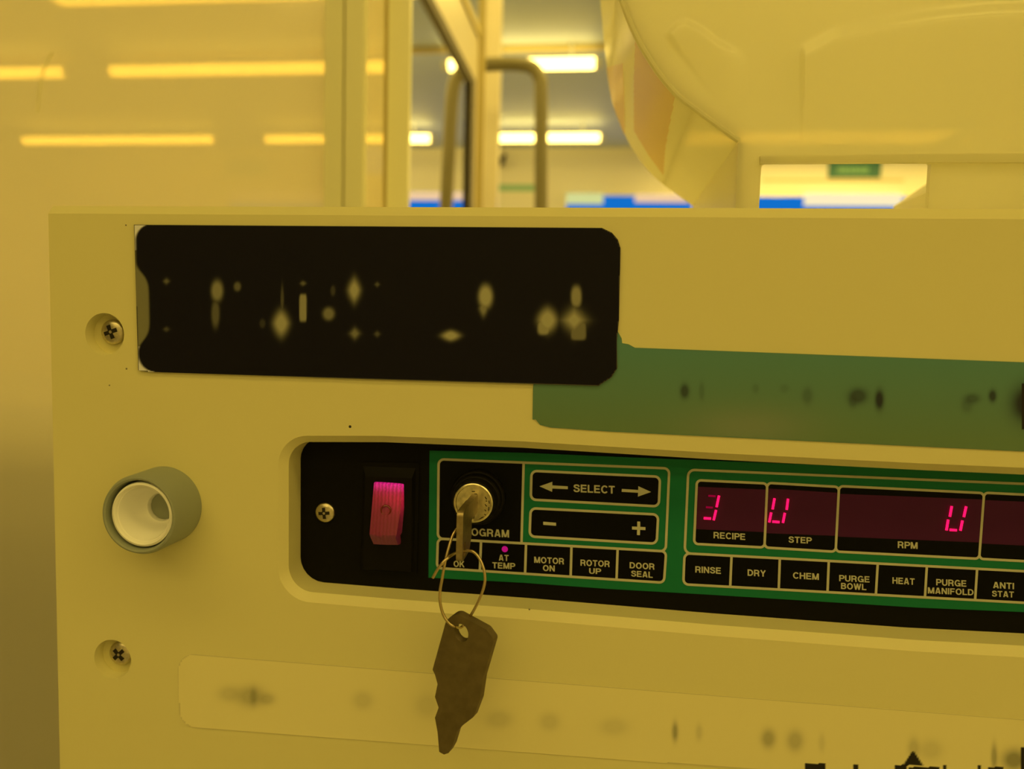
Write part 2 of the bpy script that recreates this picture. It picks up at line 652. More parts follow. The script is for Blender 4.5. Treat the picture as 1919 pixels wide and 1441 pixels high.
def tube_lamp(xa, xb, Y, label):
    t = thing('ceiling_light', label, 'lamp', ((xa + xb) / 2, Y, ZC + H_LAMP + 0.02), 'tube lamps under the ceiling')
    bm = bmesh.new()
    tube(bm, [(xa, Y, ZC + H_LAMP), (xb, Y, ZC + H_LAMP)], 0.024, 16)
    finish(bm, 'light_tube', 'tube_light', t)
    for xe in (xa + 0.1, xb - 0.1):
        bm = bmesh.new()
        tube(bm, [(xe, Y, ZC + H_LAMP + 0.022), (xe, Y, Z_CEIL)], 0.006, 8)
        finish(bm, 'hanger', 'lamp_body', t)
    for xe, s in ((xa, -1), (xb, 1)):
        bm = bmesh.new()
        tube(bm, [(xe, Y, ZC + H_LAMP), (xe + s * 0.03, Y, ZC + H_LAMP)], 0.022, 16)
        finish(bm, 'end_cap', 'lamp_body', t)
    return t


tube_lamp(P(210, 131, YA).x, P(745, 123, YA).x, YA, 'long yellow tube lamp in the upper row, seen through the cloudy sheet')
tube_lamp(P(842, 122, YA).x, P(1115, 118, YA).x, YA, 'bright tube lamp in the upper row, beside the top of the bent tube')
tube_lamp(P(-420, 131, YA).x, P(122, 131, YA).x, YA, 'yellow tube lamp cut by the left edge of the photo, upper row')
tube_lamp(P(500, 260, YB).x, P(806, 259, YB).x, YB, 'yellow tube lamp in the lower row, crossed by the upright posts')
tube_lamp(P(903, 258, YB).x, P(1124, 257, YB).x, YB, 'bright tube lamp in the lower row, crossed by the leg of the bent tube')
tube_lamp(P(46, 260, YB).x, P(402, 260, YB).x, YB, 'yellow tube lamp in the lower row seen whole through the cloudy sheet')


def fill_lamp(x, y, label, m='bench_fill_light', group='added fill lamps over the bench', hw=0.75):
    t = thing('ceiling_light', label, 'lamp', (x, y, Z_CEIL), group)
    bm = bmesh.new(); box(bm, x - hw, x + hw, y - 0.16, y + 0.16, Z_CEIL - 0.06, Z_CEIL)
    finish(bm, 'lamp_housing', 'lamp_body', t, 0)
    bm = bmesh.new(); box(bm, x - hw + 0.03, x + hw - 0.03, y - 0.13, y + 0.13, Z_CEIL - 0.068, Z_CEIL - 0.06)
    finish(bm, 'diffuser', m, t, 0)


for y in (-2.3, -1.4, -0.6):  # unseen fill lamps, added to light the fascia from above
    for x in (-0.5, 1.1, 2.7):
        fill_lamp(x, y, 'added wide yellow fill lamp overhead, behind the photographer')
for y in (1.0, 1.65, 2.3):  # unseen fill lamps, added to light the rear part and the sheet
    for x in (-3.0, -1.3, 0.4, 2.1):
        fill_lamp(x, y, 'added wide yellow fill lamp out of view above the enclosure', 'rear_fill_light', 'added fill lamps beyond the enclosure')
for x, hw in ((1.15, 0.75), (2.75, 0.75)):  # hidden fill lamps, added to brighten the far wall
    fill_lamp(x, YB + 0.15, 'added wide fill lamp near the far wall, hidden behind the wafer carrier', 'wall_fill_light', 'added fill lamps near the far wall', hw)

# ceiling rail just in front of the upper lamp row
bm = bmesh.new(); box(bm, X0, X1_, YA + 0.02, YA + 0.06, Z_CEIL - 0.02, Z_CEIL)
struct(finish(bm, 'trim_1', 'groove', None, 0))


def on_wall(x0, y0, x1, y1, th, mname, name, parent=None, Y=None):
    Y = (YW if Y is None else Y) - th
    a, b_ = P(x0, y0, Y), P(x1, y1, Y)
    bm = bmesh.new(); box(bm, a.x, b_.x, Y, Y + th - 0.001, b_.z, a.z)
    return finish(bm, name, mname, parent, 0)


# windows of the back wall: blue daylight under pale blinds
def window(n, x0, x1, blinds, y0=362, y1=560, pane='daylight_blue'):
    w = on_wall(x0 - 5, y0 - 4, x1 + 5, y1 + 5, 0.03, 'frame_paint', 'window_%d' % n)
    struct(w)
    on_wall(x0, y0, x1, y1, 0.036, pane, 'pane', w)
    for bx0, bx1, by0, by1, mn in blinds:
        on_wall(bx0, by0, bx1, by1, 0.05, mn, 'blind', w)
window(1, 755, 912, [(755, 912, 360, 375, 'blind_pale')], 360)
window(2, 1062, 1290, [(1062, 1130, 362, 382, 'blind_green'), (1190, 1290, 364, 379, 'blind_pale')], 366)
window(3, 1380, 1690, [(1508, 1690, 363, 386, 'blind_white')], 368)
window(4, 676, 738, [], 272, 326, 'daylight_pale')
window(5, 430, 604, [(430, 604, 358, 379, 'blind_pale')], 360)

sg = thing('exit_sign', 'green exit sign high on the far wall, seen through the slot under the clear carrier', 'sign', P(1602, 320, YW - 0.03))
on_wall(1554, 296, 1650, 333, 0.03, 'sign_green', 'sign_panel', sg)
for x0, x1 in ((1570, 1578), (1580, 1590), (1592, 1597), (1599, 1608), (1610, 1616), (1618, 1628)):
    on_wall(x0, 313, x1, 324, 0.033, 'sign_mark', 'sign_mark', sg)
st = on_wall(922, 346, 1010, 358, 0.006, 'stripe_green', 'trim_2'); struct(st)
nb = thing('wall_notice', 'pale green notice on the far wall, faint behind the cloudy sheet', 'notice', P(460, 330, YW))
on_wall(418, 198, 502, 330, 0.008, 'wall_paint', 'notice_sheet', nb)
on_wall(418, 204, 440, 285, 0.010, 'notice_green', 'printed_block', nb)
on_wall(455, 198, 498, 232, 0.010, 'notice_green', 'printed_block', nb)
on_wall(422, 298, 502, 328, 0.010, 'notice_green', 'printed_block', nb)
cm = thing('wall_camera', 'small black fitting on the far wall below the lamps', 'camera', P(935, 300, YW))
bm = bmesh.new()
a = P(936, 302, YW - 0.06)
bmesh.ops.create_uvsphere(bm, u_segments=16, v_segments=10, radius=0.035, matrix=Matrix.Translation(a))
finish(bm, 'camera_head', 'black_plastic', cm)
bm = bmesh.new(); tube(bm, [a, (a.x + 0.03, YW, a.z + 0.05)], 0.012, 8)
finish(bm, 'bracket', 'black_plastic', cm)
door = on_wall(1420, 306, 1700, 1400, 0.02, 'wall_paint', 'door_1'); struct(door)
on_wall(1428, 336, 1694, 340, 0.024, 'groove', 'door_groove', door)

# cloudy sheets and posts of the enclosure behind the machine
YS = 0.50
def post(name, x0, x1, Y, dy, m, y_top=-500):
    a, b_ = P(x0, y_top, Y), P(x1, 400, Y)
    bm = bmesh.new(); box(bm, a.x, b_.x, Y, Y + dy, 0.0, Z_CEIL - 0.02)
    return struct(finish(bm, name, m, None, 0))
a = P(614, 300, YS + 0.01)
bm = bmesh.new(); box(bm, -2.2, a.x, YS + 0.01, YS + 0.014, 0.02, Z_CEIL - 0.02)
struct(finish(bm, 'wall_sheet', 'acrylic_sheet', None, 0))
a, b_ = P(676, 300, YS + 0.06), P(730, 300, YS + 0.06)
bm = bmesh.new(); box(bm, a.x, b_.x, YS + 0.06, YS + 0.064, 0.02, Z_CEIL - 0.02)
struct(finish(bm, 'window_6', 'acrylic_sheet', None, 0))
post('trim_3', 611, 641, YS, 0.009, 'frame_paint')
post('trim_4', 640, 652, YS + 0.005, 0.008, 'groove')
post('trim_5', 651, 680, YS, 0.009, 'frame_paint')
post('trim_6', 726, 735, YS + 0.045, 0.006, 'groove')
post('trim_7', 734, 764, YS + 0.04, 0.008, 'frame_paint')
# added block close behind the cloudy sheet, keeps rear light off its lower part
t = thing('sheet_blocker', 'low dark block added behind the cloudy sheet to shade its lower left', 'light blocker', (-1.1, 0.85, 0.0))
bm = bmesh.new(); box(bm, -1.9, -0.30, YS + 0.07, YS + 0.55, 0.08, 1.17)
finish(bm, 'blocker_body', 'blocker_grey', t, 0)
bm = bmesh.new(); box(bm, -1.88, -0.32, YS + 0.09, YS + 0.53, 0.0, 0.08)
finish(bm, 'plinth', 'dark_gap', t, 0)
bm = bmesh.new(); box(bm, -1.905, -0.295, YS + 0.065, YS + 0.555, 1.17, 1.19)
finish(bm, 'blocker_top', 'blocker_grey', t, 0)
# scratch on the sheet
bm = bmesh.new()
tube(bm, smooth_path([P(70, 210, YS + 0.009), P(74, 170, YS + 0.009), P(82, 130, YS + 0.009), P(97, 98, YS + 0.009)], 6), 0.0009, 6)
struct(finish(bm, 'trim_8', 'frame_paint'))

# glazed leaf standing open, in a plane that runs away from the camera
pc = P(881, 155, 1.5)
XP = pc.x
def leaf_poly(pix):
    return [(q.y, q.z) for q in (PX(x, y, XP) for x, y in pix)]
to3x = lambda u, v, w: Vector((w, u, v))
inner = leaf_poly([(762, -70), (799, 0), (881, 155)]); inner.append((inner[-1][0], 0.9))
outer = leaf_poly([(826, -90), (865, 0), (895, 70)])
outer.append((outer[-1][0] + 0.06, outer[-1][1])); outer.append((outer[-1][0], 0.9))
lf = thing('door_2', 'glazed door leaf with dark gasket standing open in the enclosure', 'door', (XP, 1.5, 0))
lf['kind'] = 'structure'
bm = bmesh.new(); prism(bm, inner + outer[::-1], [], XP - 0.010, XP, to3x)
finish(bm, 'leaf_frame', 'leaf_paint', lf, 0)
gk = leaf_poly([(762, -70), (799, 0), (881, 155)])
gin = [(u, v) for u, v in gk] + [(gk[-1][0], 0.9)]
gout = [(u + 0.004, v + 0.019) for u, v in gk] ; gout[-1] = (gk[-1][0] + 0.05, gk[-1][1] + 0.019)
gout.append((gk[-1][0] + 0.05, 0.9))
bm = bmesh.new(); prism(bm, gin + gout[::-1], [], XP - 0.012, XP + 0.004, to3x)
finish(bm, 'gasket', 'gasket', lf, 0)
go = [(u, v) for u, v in outer]
bm = bmesh.new(); prism(bm, [(outer[0][0], outer[0][1]), (outer[1][0], outer[1][1]), (outer[2][0], outer[2][1]), (outer[2][0] + 0.004, outer[2][1] + 0.02), (outer[1][0] + 0.003, outer[1][1] + 0.02), (outer[0][0] + 0.003, outer[0][1] + 0.02)], [], XP - 0.008, XP + 0.006, to3x)
finish(bm, 'edge_strip', 'groove', lf, 0)
post('trim_9', 903, 930, 1.9, 0.04, 'leaf_paint', -200)
post('trim_10', 896, 903, 1.6, 0.01, 'groove', 60)

# bent tube frame beyond the leaf
YT = 1.75
t = thing('tube_frame', 'brown bent tube shaped like an upside-down U behind the open glazed door', 'tube frame', (P(925, 385, YT).x, YT, 0))
path = [(820, 1690), (824, 900), (830, 500), (836, 385), (843, 250), (848, 175), (856, 146), (876, 127), (905, 122), (940, 120), (975, 121), (998, 127), (1011, 146), (1014, 178), (1014, 385), (1014, 900), (1012, 1690)]
bm = bmesh.new()
tube(bm, smooth_path([P(x, y, YT) for x, y in path], 6), 0.0175, 16)
finish(bm, 'bent_tube', 'tube_brown', t)

# ================================================================== THE MACHINE
machine = thing('rinser_front', 'cream machine front panel with black nameplate, green band, grey port and a long cut-out', 'machine', (0.0, 0.2, 0.9))
TL, TR = P(90.5, 400.0, 0), P(1870, 410.4, 0)
BL = P(112.5, 1441, 0)
xr = 0.36
ztr = TL.z + (TR.z - TL.z) * (xr - TL.x) / (TR.x - TL.x)
zb = 0.98
xbl = TL.x + (BL.x - TL.x) * (TL.z - zb) / (TL.z - BL.z)
outer = [(TL.x, TL.z), (xr, ztr), (xr, zb), (xbl, zb)]
TLb, TRb = P(89, 386, 0.0035), P(1870, 391.5, 0.0035)
ztrb = TLb.z + (TRb.z - TLb.z) * (xr - TLb.x) / (TRb.x - TLb.x)
outer_b = [(TL.x - 0.0007, TLb.z), (xr + 0.0007, ztrb), (xr + 0.0007, zb - 0.003), (xbl - 0.0007, zb - 0.003)]

# cut-out: measured at the inner edge of its chamfer, 3 mm behind the face
YC = 0.003
Bq = [(541, 828), (720, 828.5), (980, 839), (1340, 861), (1719, 880.5), (2150, 899.5), (2130, 1221), (1919, 1210), (1719, 1199.5), (1340, 1171), (980, 1140.5), (720, 1121), (541, 1106)]
Bp = [XZ(x, y, YC) for x, y in Bq]
# smooth the long edges by fitting straight lines where the photo is straight
ctr = Vector((sum(p[0] for p in Bp) / len(Bp), sum(p[1] for p in Bp) / len(Bp)))
rr = [0.0085] + [0.02] * 4 + [0.0085, 0.0085] + [0.02] * 5 + [0.0095]
loopB = roundpoly(Bp, rr, 10)
Ap = []
n = len(Bp)
for i in range(n):
    p = Vector(Bp[i]); a = Vector(Bp[i - 1]); c = Vector(Bp[(i + 1) % n])
    t1 = (p - a).normalized(); t2 = (c - p).normalized()
    n1 = Vector((-t1.y, t1.x)); n2 = Vector((-t2.y, t2.x))
    nn = (n1 + n2).normalized()
    k = 0.0027 / max(0.3, nn.dot(n1))
    q = p + nn * k
    if (q - ctr).length < (p - ctr).length:
        q = p - nn * k
    Ap.append(tuple(q))
loopA = roundpoly(Ap, [r + 0.0027 for r in rr], 10)

holes = []
for cx_, cy_, rpx in ((196, 626, 36.5), (211, 1235, 34.5)):
    x, z = XZ(cx_, cy_, 0)
    r = abs(XZ(cx_ + rpx, cy_, 0)[0] - x)
    holes.append((x, z, r))
hl = [[(x + r * math.cos(2 * math.pi * k / 48), z + r * math.sin(2 * math.pi * k / 48)) for k in range(48)] for x, z, r in holes]
px_, pz_ = XZ(315, 943, 0)

bm = bmesh.new()
def ring(lp, y):
    return [bm.verts.new((x, y, z)) for x, z in lp]
def join(a, c):
    for i in range(len(a)):
        bm.faces.new((a[i], a[(i + 1) % len(a)], c[(i + 1) % len(a)], c[i]))
def loop_edges(v):
    return [bm.edges.new((v[i], v[(i + 1) % len(v)])) for i in range(len(v))]
ro, ra = ring(outer, 0), ring(loopA, 0)
rh = [ring(h, 0) for h in hl]
es = loop_edges(ro) + loop_edges(ra)
for h in rh:
    es += loop_edges(h)
bmesh.ops.triangle_fill(bm, use_beauty=True, use_dissolve=False, edges=es)
rb = ring(outer_b, 0.0035); join(ro, rb)
rb2 = ring(outer_b, 0.022); join(rb, rb2)
rB = ring(loopB, YC); join(ra, rB)
rC = ring(loopB, 0.0165); join(rB, rC)
for h, (x, z, r) in zip(rh, holes):
    h2 = ring([(x + (r - 0.0004) * math.cos(2 * math.pi * k / 48), z + (r - 0.0004) * math.sin(2 * math.pi * k / 48)) for k in range(48)], 0.0045)
    join(h, h2)
    bm.faces.new(h2)
finish(bm, 'fascia', 'fascia', machine, 30)

bm = bmesh.new(); box(bm, TL.x + 0.004, xr - 0.004, 0.0225, 0.42, 0.1, TL.z - 0.03)
finish(bm, 'cabinet_housing', 'housing', machine, 0)
bm = bmesh.new(); box(bm, TL.x + 0.02, xr - 0.02, 0.05, 0.40, 0.0, 0.1)
finish(bm, 'plinth', 'dark_gap', machine, 0)


def pan_screw(cx_, cz_, Y, r, parent, rot=0.4, name='screw'):
    """pan-head screw with a cross recess; Y is the seat of the head"""
    bm = bmesh.new()
    hgt = r * 0.55
    prof = [(0, Y - hgt)] + [(r * math.sin(t), Y - hgt * (0.35 + 0.65 * math.cos(t))) for t in np.linspace(0.12, 1.5, 9)] + [(r, Y)]
    lathe(bm, prof, cx_, cz_, 40)
    s = finish(bm, name, 'steel', parent, 50)
    bm = bmesh.new()
    w, l = r * 0.16, r * 0.56
    cross = [(w, w), (w, l), (-w, l), (-w, w), (-l, w), (-l, -w), (-w, -w), (-w, -l), (w, -l), (w, -w), (l, -w), (l, w)]
    c_, s_ = math.cos(rot), math.sin(rot)
    cross = [(cx_ + u * c_ - v * s_, cz_ + u * s_ + v * c_) for u, v in cross]
    prism(bm, cross, [], Y - hgt * 0.995, Y - hgt * 0.6)
    finish(bm, 'cross_recess', 'recess_dark', s, 0)
    return s


for (cx_, cy_), rot in (((207, 622), 0.35), ((222, 1227), 0.75)):
    x, z = XZ(cx_, cy_, 0.002)
    pan_screw(x, z, 0.0044, 0.0046, machine, rot)

# grey port with a white cup
fx, fz = XZ(259, 966, -0.0165)
r_out = 0.0141
bm = bmesh.new()
prof = [(r_out + 0.0002, 0.0), (r_out, -0.0150), (r_out - 0.0006, -0.0163), (r_out - 0.0011, -0.0165), (r_out - 0.0017, -0.0162), (r_out - 0.0020, -0.0150), (r_out - 0.0021, 0.0)]
lathe(bm, prof, fx, fz, 96)
col = finish(bm, 'port_collar', 'collar_grey', machine, 40)
bm = bmesh.new()
lathe(bm, [(0, -0.0006), (r_out - 0.0022, -0.0006)], fx, fz, 64)
finish(bm, 'port_gap', 'dark_gap', col, 0)
bm = bmesh.new()
cupx, cupz = XZ(265, 965, -0.0160)
rc = 0.0116
prof = [(rc - 0.0004, -0.002), (rc, -0.0145), (rc - 0.0003, -0.0156), (rc - 0.0010, -0.0159), (rc - 0.0015, -0.0155), (rc - 0.0017, -0.0148), (rc - 0.0021, -0.0146),
        (rc - 0.0027, -0.0110), (rc - 0.0040, -0.0070), (rc - 0.0056, -0.0047), (rc - 0.0064, -0.0043), (rc - 0.0067, -0.0036), (rc - 0.0069, 0.004)]
lathe(bm, prof, cupx, cupz, 96)
finish(bm, 'port_cup', 'cup_white', col, 40)
bm = bmesh.new()
lathe(bm, [(0, -0.0025), (rc - 0.0068, -0.0025)], cupx, cupz, 48)
finish(bm, 'port_floor', 'collar_grey', col, 0)

# nameplate with the worn, unreadable print
PLATE = [(251, 421), (1128, 427), (1147, 436), (1158, 449), (1163, 465), (1160, 600), (1156, 640), (1157, 690), (1146, 707), (1122, 723), (700, 711), (280, 697), (259, 694)]
dark = np.array([lin(24) / K[0], lin(17) / K[1], lin(9) / K[2]]) * 0.45
gold = np.array(alb(128, 107, 42))
pale = np.array(alb(176, 150, 78))
oliv = np.array(alb(96, 80, 28))
def plate_colour(x, y):
    m = np.zeros_like(x)
    for cx_, cy_, rx, ry, k, p in ((407, 545, 10, 18, .62, 2), (404, 588, 7, 24, .30, 2), (445, 537, 6, 8, .32, 2), (527, 606, 13, 21, .95, 1.5), (529, 562, 2.5, 26, .22, 1.6),
                                   (568, 577, 6.5, 25, .75, 6), (568, 531, 5, 4, .3, 1.4), (616, 588, 10, 11, .5, 2), (624, 545, 4, 9, .12, 2), (664, 544, 10, 19, .95, 1.4),
                                   (665, 625, 8, 9, .5, 1.2), (707, 626, 5, 5, .22, 1.2), (707, 533, 4, 4, .25, 1.2), (312, 527, 5, 5, .32, 1.2), (312, 617, 5, 4, .2, 1.2),
                                   (492, 606, 5, 8, .1, 2), (845, 629, 15, 8.5, 1.0, 1.5), (910, 556, 12, 20, 1.0, 2), (906, 578, 7, 13, .6, 1.4),
                                   (1026, 600, 16, 20, 1.0, 1.6), (1019, 614, 11, 13, .8, 3), (1076, 600, 18, 19, 1.0, 1.1), (1080, 556, 9, 19, .75, 2.4), (1084, 620, 14, 17, .48, 5)):
        m = np.maximum(m, np.clip(1.25 * k * blob(x, y, cx_, cy_, rx, ry, p, 1.7), 0, k if k < 1 else 1))
    c = dark[None] * (1 - m[:, None]) + gold[None] * m[:, None]
    # worn left rim: pale corners, olive strip
    edge = 253 + (y - 425) * 0.022 + 23 * np.exp(-((y - 575) / 66.0) ** 6)
    edge = edge + np.where(y < 452, 31 * (1 - np.sqrt(np.clip(1 - np.clip((452 - y) / 32.0, 0, 1) ** 2, 0, 1))), 0)
    edge = edge + np.where(y > 662, 29 * (1 - np.sqrt(np.clip(1 - np.clip((y - 662) / 34.0, 0, 1) ** 2, 0, 1))), 0)
    s = smooth01((edge - x) / 6.0 + 0.5)
    rim = np.where(((y < 470) | (y > 650))[:, None], pale[None], oliv[None])
    return c * (1 - s[:, None]) + rim * s[:, None]
printed_slab('nameplate', PLATE, [(250, 420), (1164, 426), (1164, 725), (256, 698)], -0.0009, 0.0009, 420, 140, plate_colour, 'vcol_matte', machine)

# green band
BAND = [(1120, 600), (1156, 618), (1165, 634), (1166, 643), (1178, 645), (1190, 651.5), (1550, 665), (1990, 681.5), (1990, 849.5), (1919, 846), (1140, 808.5), (1032, 801), (1012, 796), (1004, 786), (998, 786), (999, 727), (1002, 700)]
gA, gB = np.array(alb(66, 88, 39)), np.array(alb(76, 84, 28))
def band_colour(x, y):
    v = np.clip((y - 650 - (x - 1190) * 0.038) / 150.0, 0, 1)
    c = gA[None] * (1 - v[:, None]) + gB[None] * v[:, None]
    br = np.array(alb(96, 90, 36))
    t = 0.75 * blob(x, y, 1400, 800, 110, 35)
    c = c * (1 - t[:, None]) + br[None] * t[:, None]
    dk = np.array(alb(28, 28, 12))
    for cx_, cy_, rx, ry, k in ((1283, 733, 8, 13, .8), (1315, 733, 5, 16, .3), (1416, 728, 6, 8, .25), (1513, 742, 9, 15, .4), (1608, 742, 17, 14, .75), (1598, 752, 8, 12, .4),
                                (1648, 749, 8, 18, 1.0), (1822, 747, 14, 9, .55), (1812, 760, 10, 12, .35), (1860, 742, 7, 11, .9), (1926, 757, 30, 34, 1.0), (1470, 728, 8, 8, .2)):
        m_ = np.clip(1.3 * k * blob(x, y, cx_, cy_, rx, ry, 2, 1.2), 0, k)
        c = c * (1 - m_[:, None]) + dk[None] * m_[:, None]
    ins = ((x > 1913.5) & (y > 719) & (y < 804)).astype(float)
    blk = np.array([0.012, 0.010, 0.008])
    return c * (1 - ins[:, None]) + blk[None] * ins[:, None]
printed_slab('green_band', BAND, [(990, 595), (1995, 640), (1995, 855), (990, 805)], -0.0003, 0.0003, 420, 110, band_colour, 'vcol_label', machine)

# pale label strip along the bottom
STRIP = roundpoly([(332, 1223), (2000, 1355), (2000, 1486), (336, 1362)], [30, 0, 0, 34], 8)
sC = np.array(alb(180, 148, 54))
def strip_colour(x, y):
    c = np.repeat(sC[None], len(x), 0)
    dk = np.array(alb(70, 60, 18))
    for cx_, cy_, rx, ry, k in ((430, 1300, 20, 14, .22), (470, 1305, 24, 18, .40), (475, 1305, 6, 14, .4), (500, 1310, 14, 10, .3), (680, 1312, 18, 16, .2), (800, 1322, 22, 22, .15),
                                (935, 1348, 24, 16, .2), (1030, 1352, 18, 16, .2), (1150, 1362, 26, 16, .16), (1265, 1371, 5, 16, .6), (1310, 1372, 6, 14, .2), (1440, 1384, 12, 16, .5),
                                (1490, 1388, 14, 18, .4), (1540, 1392, 6, 16, .15), (1712, 1402, 10, 18, .3), (1745, 1405, 20, 18, .2), (1863, 1418, 5, 22, .55), (1900, 1424, 20, 18, .7)):
        m_ = np.clip(1.3 * k * blob(x, y, cx_, cy_, rx, ry, 2, 1.1), 0, k)
        c = c * (1 - m_[:, None]) + dk[None] * m_[:, None]
    tri = np.clip(1 - np.abs(x - 1711) / np.clip((y - 1405) * 0.75, 0.5, None), 0, 1) * (y > 1407) * (y < 1434)
    m_ = smooth01(tri * 4)
    for x0, x1, y0 in ((1508, 1548, 1430.5), (1598, 1607, 1433), (1676, 1700, 1433), (1703, 1760, 1437), (1766, 1772, 1434), (1832, 1838, 1434), (1850, 1880, 1437), (1912, 1925, 1400)):
        m_ = np.maximum(m_, ((x > x0) & (x < x1) & (y > y0)).astype(float))
    blk = np.array([0.012, 0.010, 0.008])
    return c * (1 - m_[:, None]) + blk[None] * m_[:, None]
printed_slab('label_strip', STRIP, [(325, 1220), (2005, 1352), (2005, 1490), (325, 1362)], -0.0002, 0.0002, 520, 60, strip_colour, 'vcol_label', machine)

# specks of dirt
for x, y, r in ((656, 799.5, 2.6), (237, 691, 1.8), (205, 722, 1.5), (236, 422, 1.6), (992, 1142, 1.6)):
    cxs, czs = XZ(x, y, 0)
    bm = bmesh.new(); lathe(bm, [(0, -0.00008), (r * 0.00018, -0.00005), (r * 0.0002, 0)], cxs, czs, 10)
    finish(bm, 'dirt_speck', 'dark_gap' if r > 2 else 'dirt', machine, 0)

# ================================================================== THE CONTROL PANEL IN THE CUT-OUT
YP = 0.0140
panel = thing('control_panel', 'black and green control panel with key lock, red digits and a lit red rocker switch', 'control panel', P(1240, 1000, 0.018))
bm = bmesh.new()
prism(bm, roundpoly([(p[0], p[1]) for p in Bp], [0.0085] + [0.02] * 4 + [0.0085, 0.0085] + [0.02] * 5 + [0.0095], 6), [], YP, YP + 0.0024)
finish(bm, 'back_plate', 'black_sheet', panel, 0)

YO = YP - 0.0006
OV = [(805, 844.5), (980, 848.5), (1140, 855.5), (1340, 863.5), (1719, 879), (1919, 887), (2110, 895), (2100, 1161), (1919, 1147), (1719, 1138.5), (1340, 1115), (1140, 1103.5), (980, 1092), (803, 1082.5)]
bm = bmesh.new(); px_plate(bm, OV, YO, 0.0006)
overlay = finish(bm, 'legend_overlay', 'overlay_green', panel, 0)

YL = YO - 0.00012                              # printed cream lines
YK = YO - 0.00006                              # printed black fields
YT_ = YO - 0.00016                             # printed words
LW = 4.6
STAG = [0]
def rr_lines(name, quad, r, parent, w=LW):
    STAG[0] += 1
    yl_ = YL - 0.000015 * (STAG[0] % 3)
    o = roundpoly(inset(quad, -w / 2), r + w / 2, 6)
    i = roundpoly(inset(quad, w / 2), max(r - w / 2, 0.5), 6)
    bm = bmesh.new(); px_plate(bm, o, yl_, 0.00005, [i])
    return finish(bm, name, 'print_cream', parent, 0)
def line(name, a, b_, parent, w=LW):
    bm = bmesh.new(); stroke(bm, a, b_, w, YL + 0.00002, 0.00005)
    return finish(bm, name, 'print_cream', parent, 0)
def field(name, quad, r, parent, m='black_print'):
    bm = bmesh.new(); px_plate(bm, roundpoly(quad, r, 5), YK, 0.00004)
    return finish(bm, name, m, parent, 0)

LA = [(822, 860.5), (1254.3, 877.8), (1247.5, 1033.2), (820.5, 1009.3)]
LB = [(820.5, 1009.3), (1248.5, 1033.2), (1244.3, 1092), (818.8, 1064.5)]
RA = [(1290, 880.2), (2090, 914), (2080, 1079), (1283, 1036.8)]
RB = [(1282.8, 1036.8), (2080, 1079), (2075, 1138), (1280.5, 1095)]
for nm, q, r in (('border_line', LA, 10), ('border_line', LB, 9), ('border_line', RA, 12), ('border_line', RB, 10)):
    rr_lines(nm, q, r, overlay)
line('divider_line', (981.3, 866.5), (977.3, 1018), overlay)
pf = field('program_field', inset([(822, 860.5), (981.3, 866.9), (977.3, 1018), (820.5, 1009.3)], 1.5), [9, 0, 0, 8], panel)
printed_word('PROGRAM', (857, 1002.6), (954, 1007.3), 14.2, YT_, pf)

# key fields
SEL = [(996, 882.3), (1237, 893.3), (1234.6, 949), (994.6, 936.2)]
MIN = [(994.4, 952.3), (1233.6, 964.2), (1230.6, 1019), (992.4, 1005.3)]
sk = field('select_key', inset(SEL, 1), 9, panel); rr_lines('key_outline', SEL, 10, sk)
printed_word('SELECT', (1074.7, 922), (1152, 925.2), 14.6, YT_, sk)
bm = bmesh.new(); px_plate(bm, [(1011, 911.3), (1035, 902.8), (1035, 909.6), (1064, 911.3), (1064, 916.6), (1035, 915.4), (1034.6, 921.6)], YT_, 0.00003)
finish(bm, 'left_arrow', 'print_cream', sk, 0)
bm = bmesh.new(); px_plate(bm, [(1220, 921.9), (1196.2, 911), (1196, 918.2), (1165.3, 916.2), (1165, 921.6), (1195.8, 923.4), (1195.4, 930.6)], YT_, 0.00003)
finish(bm, 'right_arrow', 'print_cream', sk, 0)
mk = field('adjust_key', inset(MIN, 1), 9, panel); rr_lines('key_outline', MIN, 10, mk)
bm = bmesh.new(); px_plate(bm, [(1018, 977.6), (1042, 979.6), (1042, 985.2), (1018, 983.4)], YT_, 0.00003)
finish(bm, 'minus_sign', 'print_cream', mk, 0)
bm = bmesh.new()
cxp, cyp, aa, hh = 1197, 990, 12.6, 2.8
px_plate(bm, [(cxp - hh, cyp - aa - .2), (cxp + hh, cyp - aa + .1), (cxp + hh, cyp - hh + .1), (cxp + aa, cyp - hh + .6), (cxp + aa, cyp + hh + .6), (cxp + hh - .3, cyp + hh + .1), (cxp + hh - .6, cyp + aa + .2),
              (cxp - hh - .6, cyp + aa - .1), (cxp - hh - .3, cyp + hh - .1), (cxp - aa, cyp + hh - .6), (cxp - aa, cyp - hh - .6), (cxp - hh, cyp - hh - .1)], YT_, 0.00003)
finish(bm, 'plus_sign', 'print_cream', mk, 0)

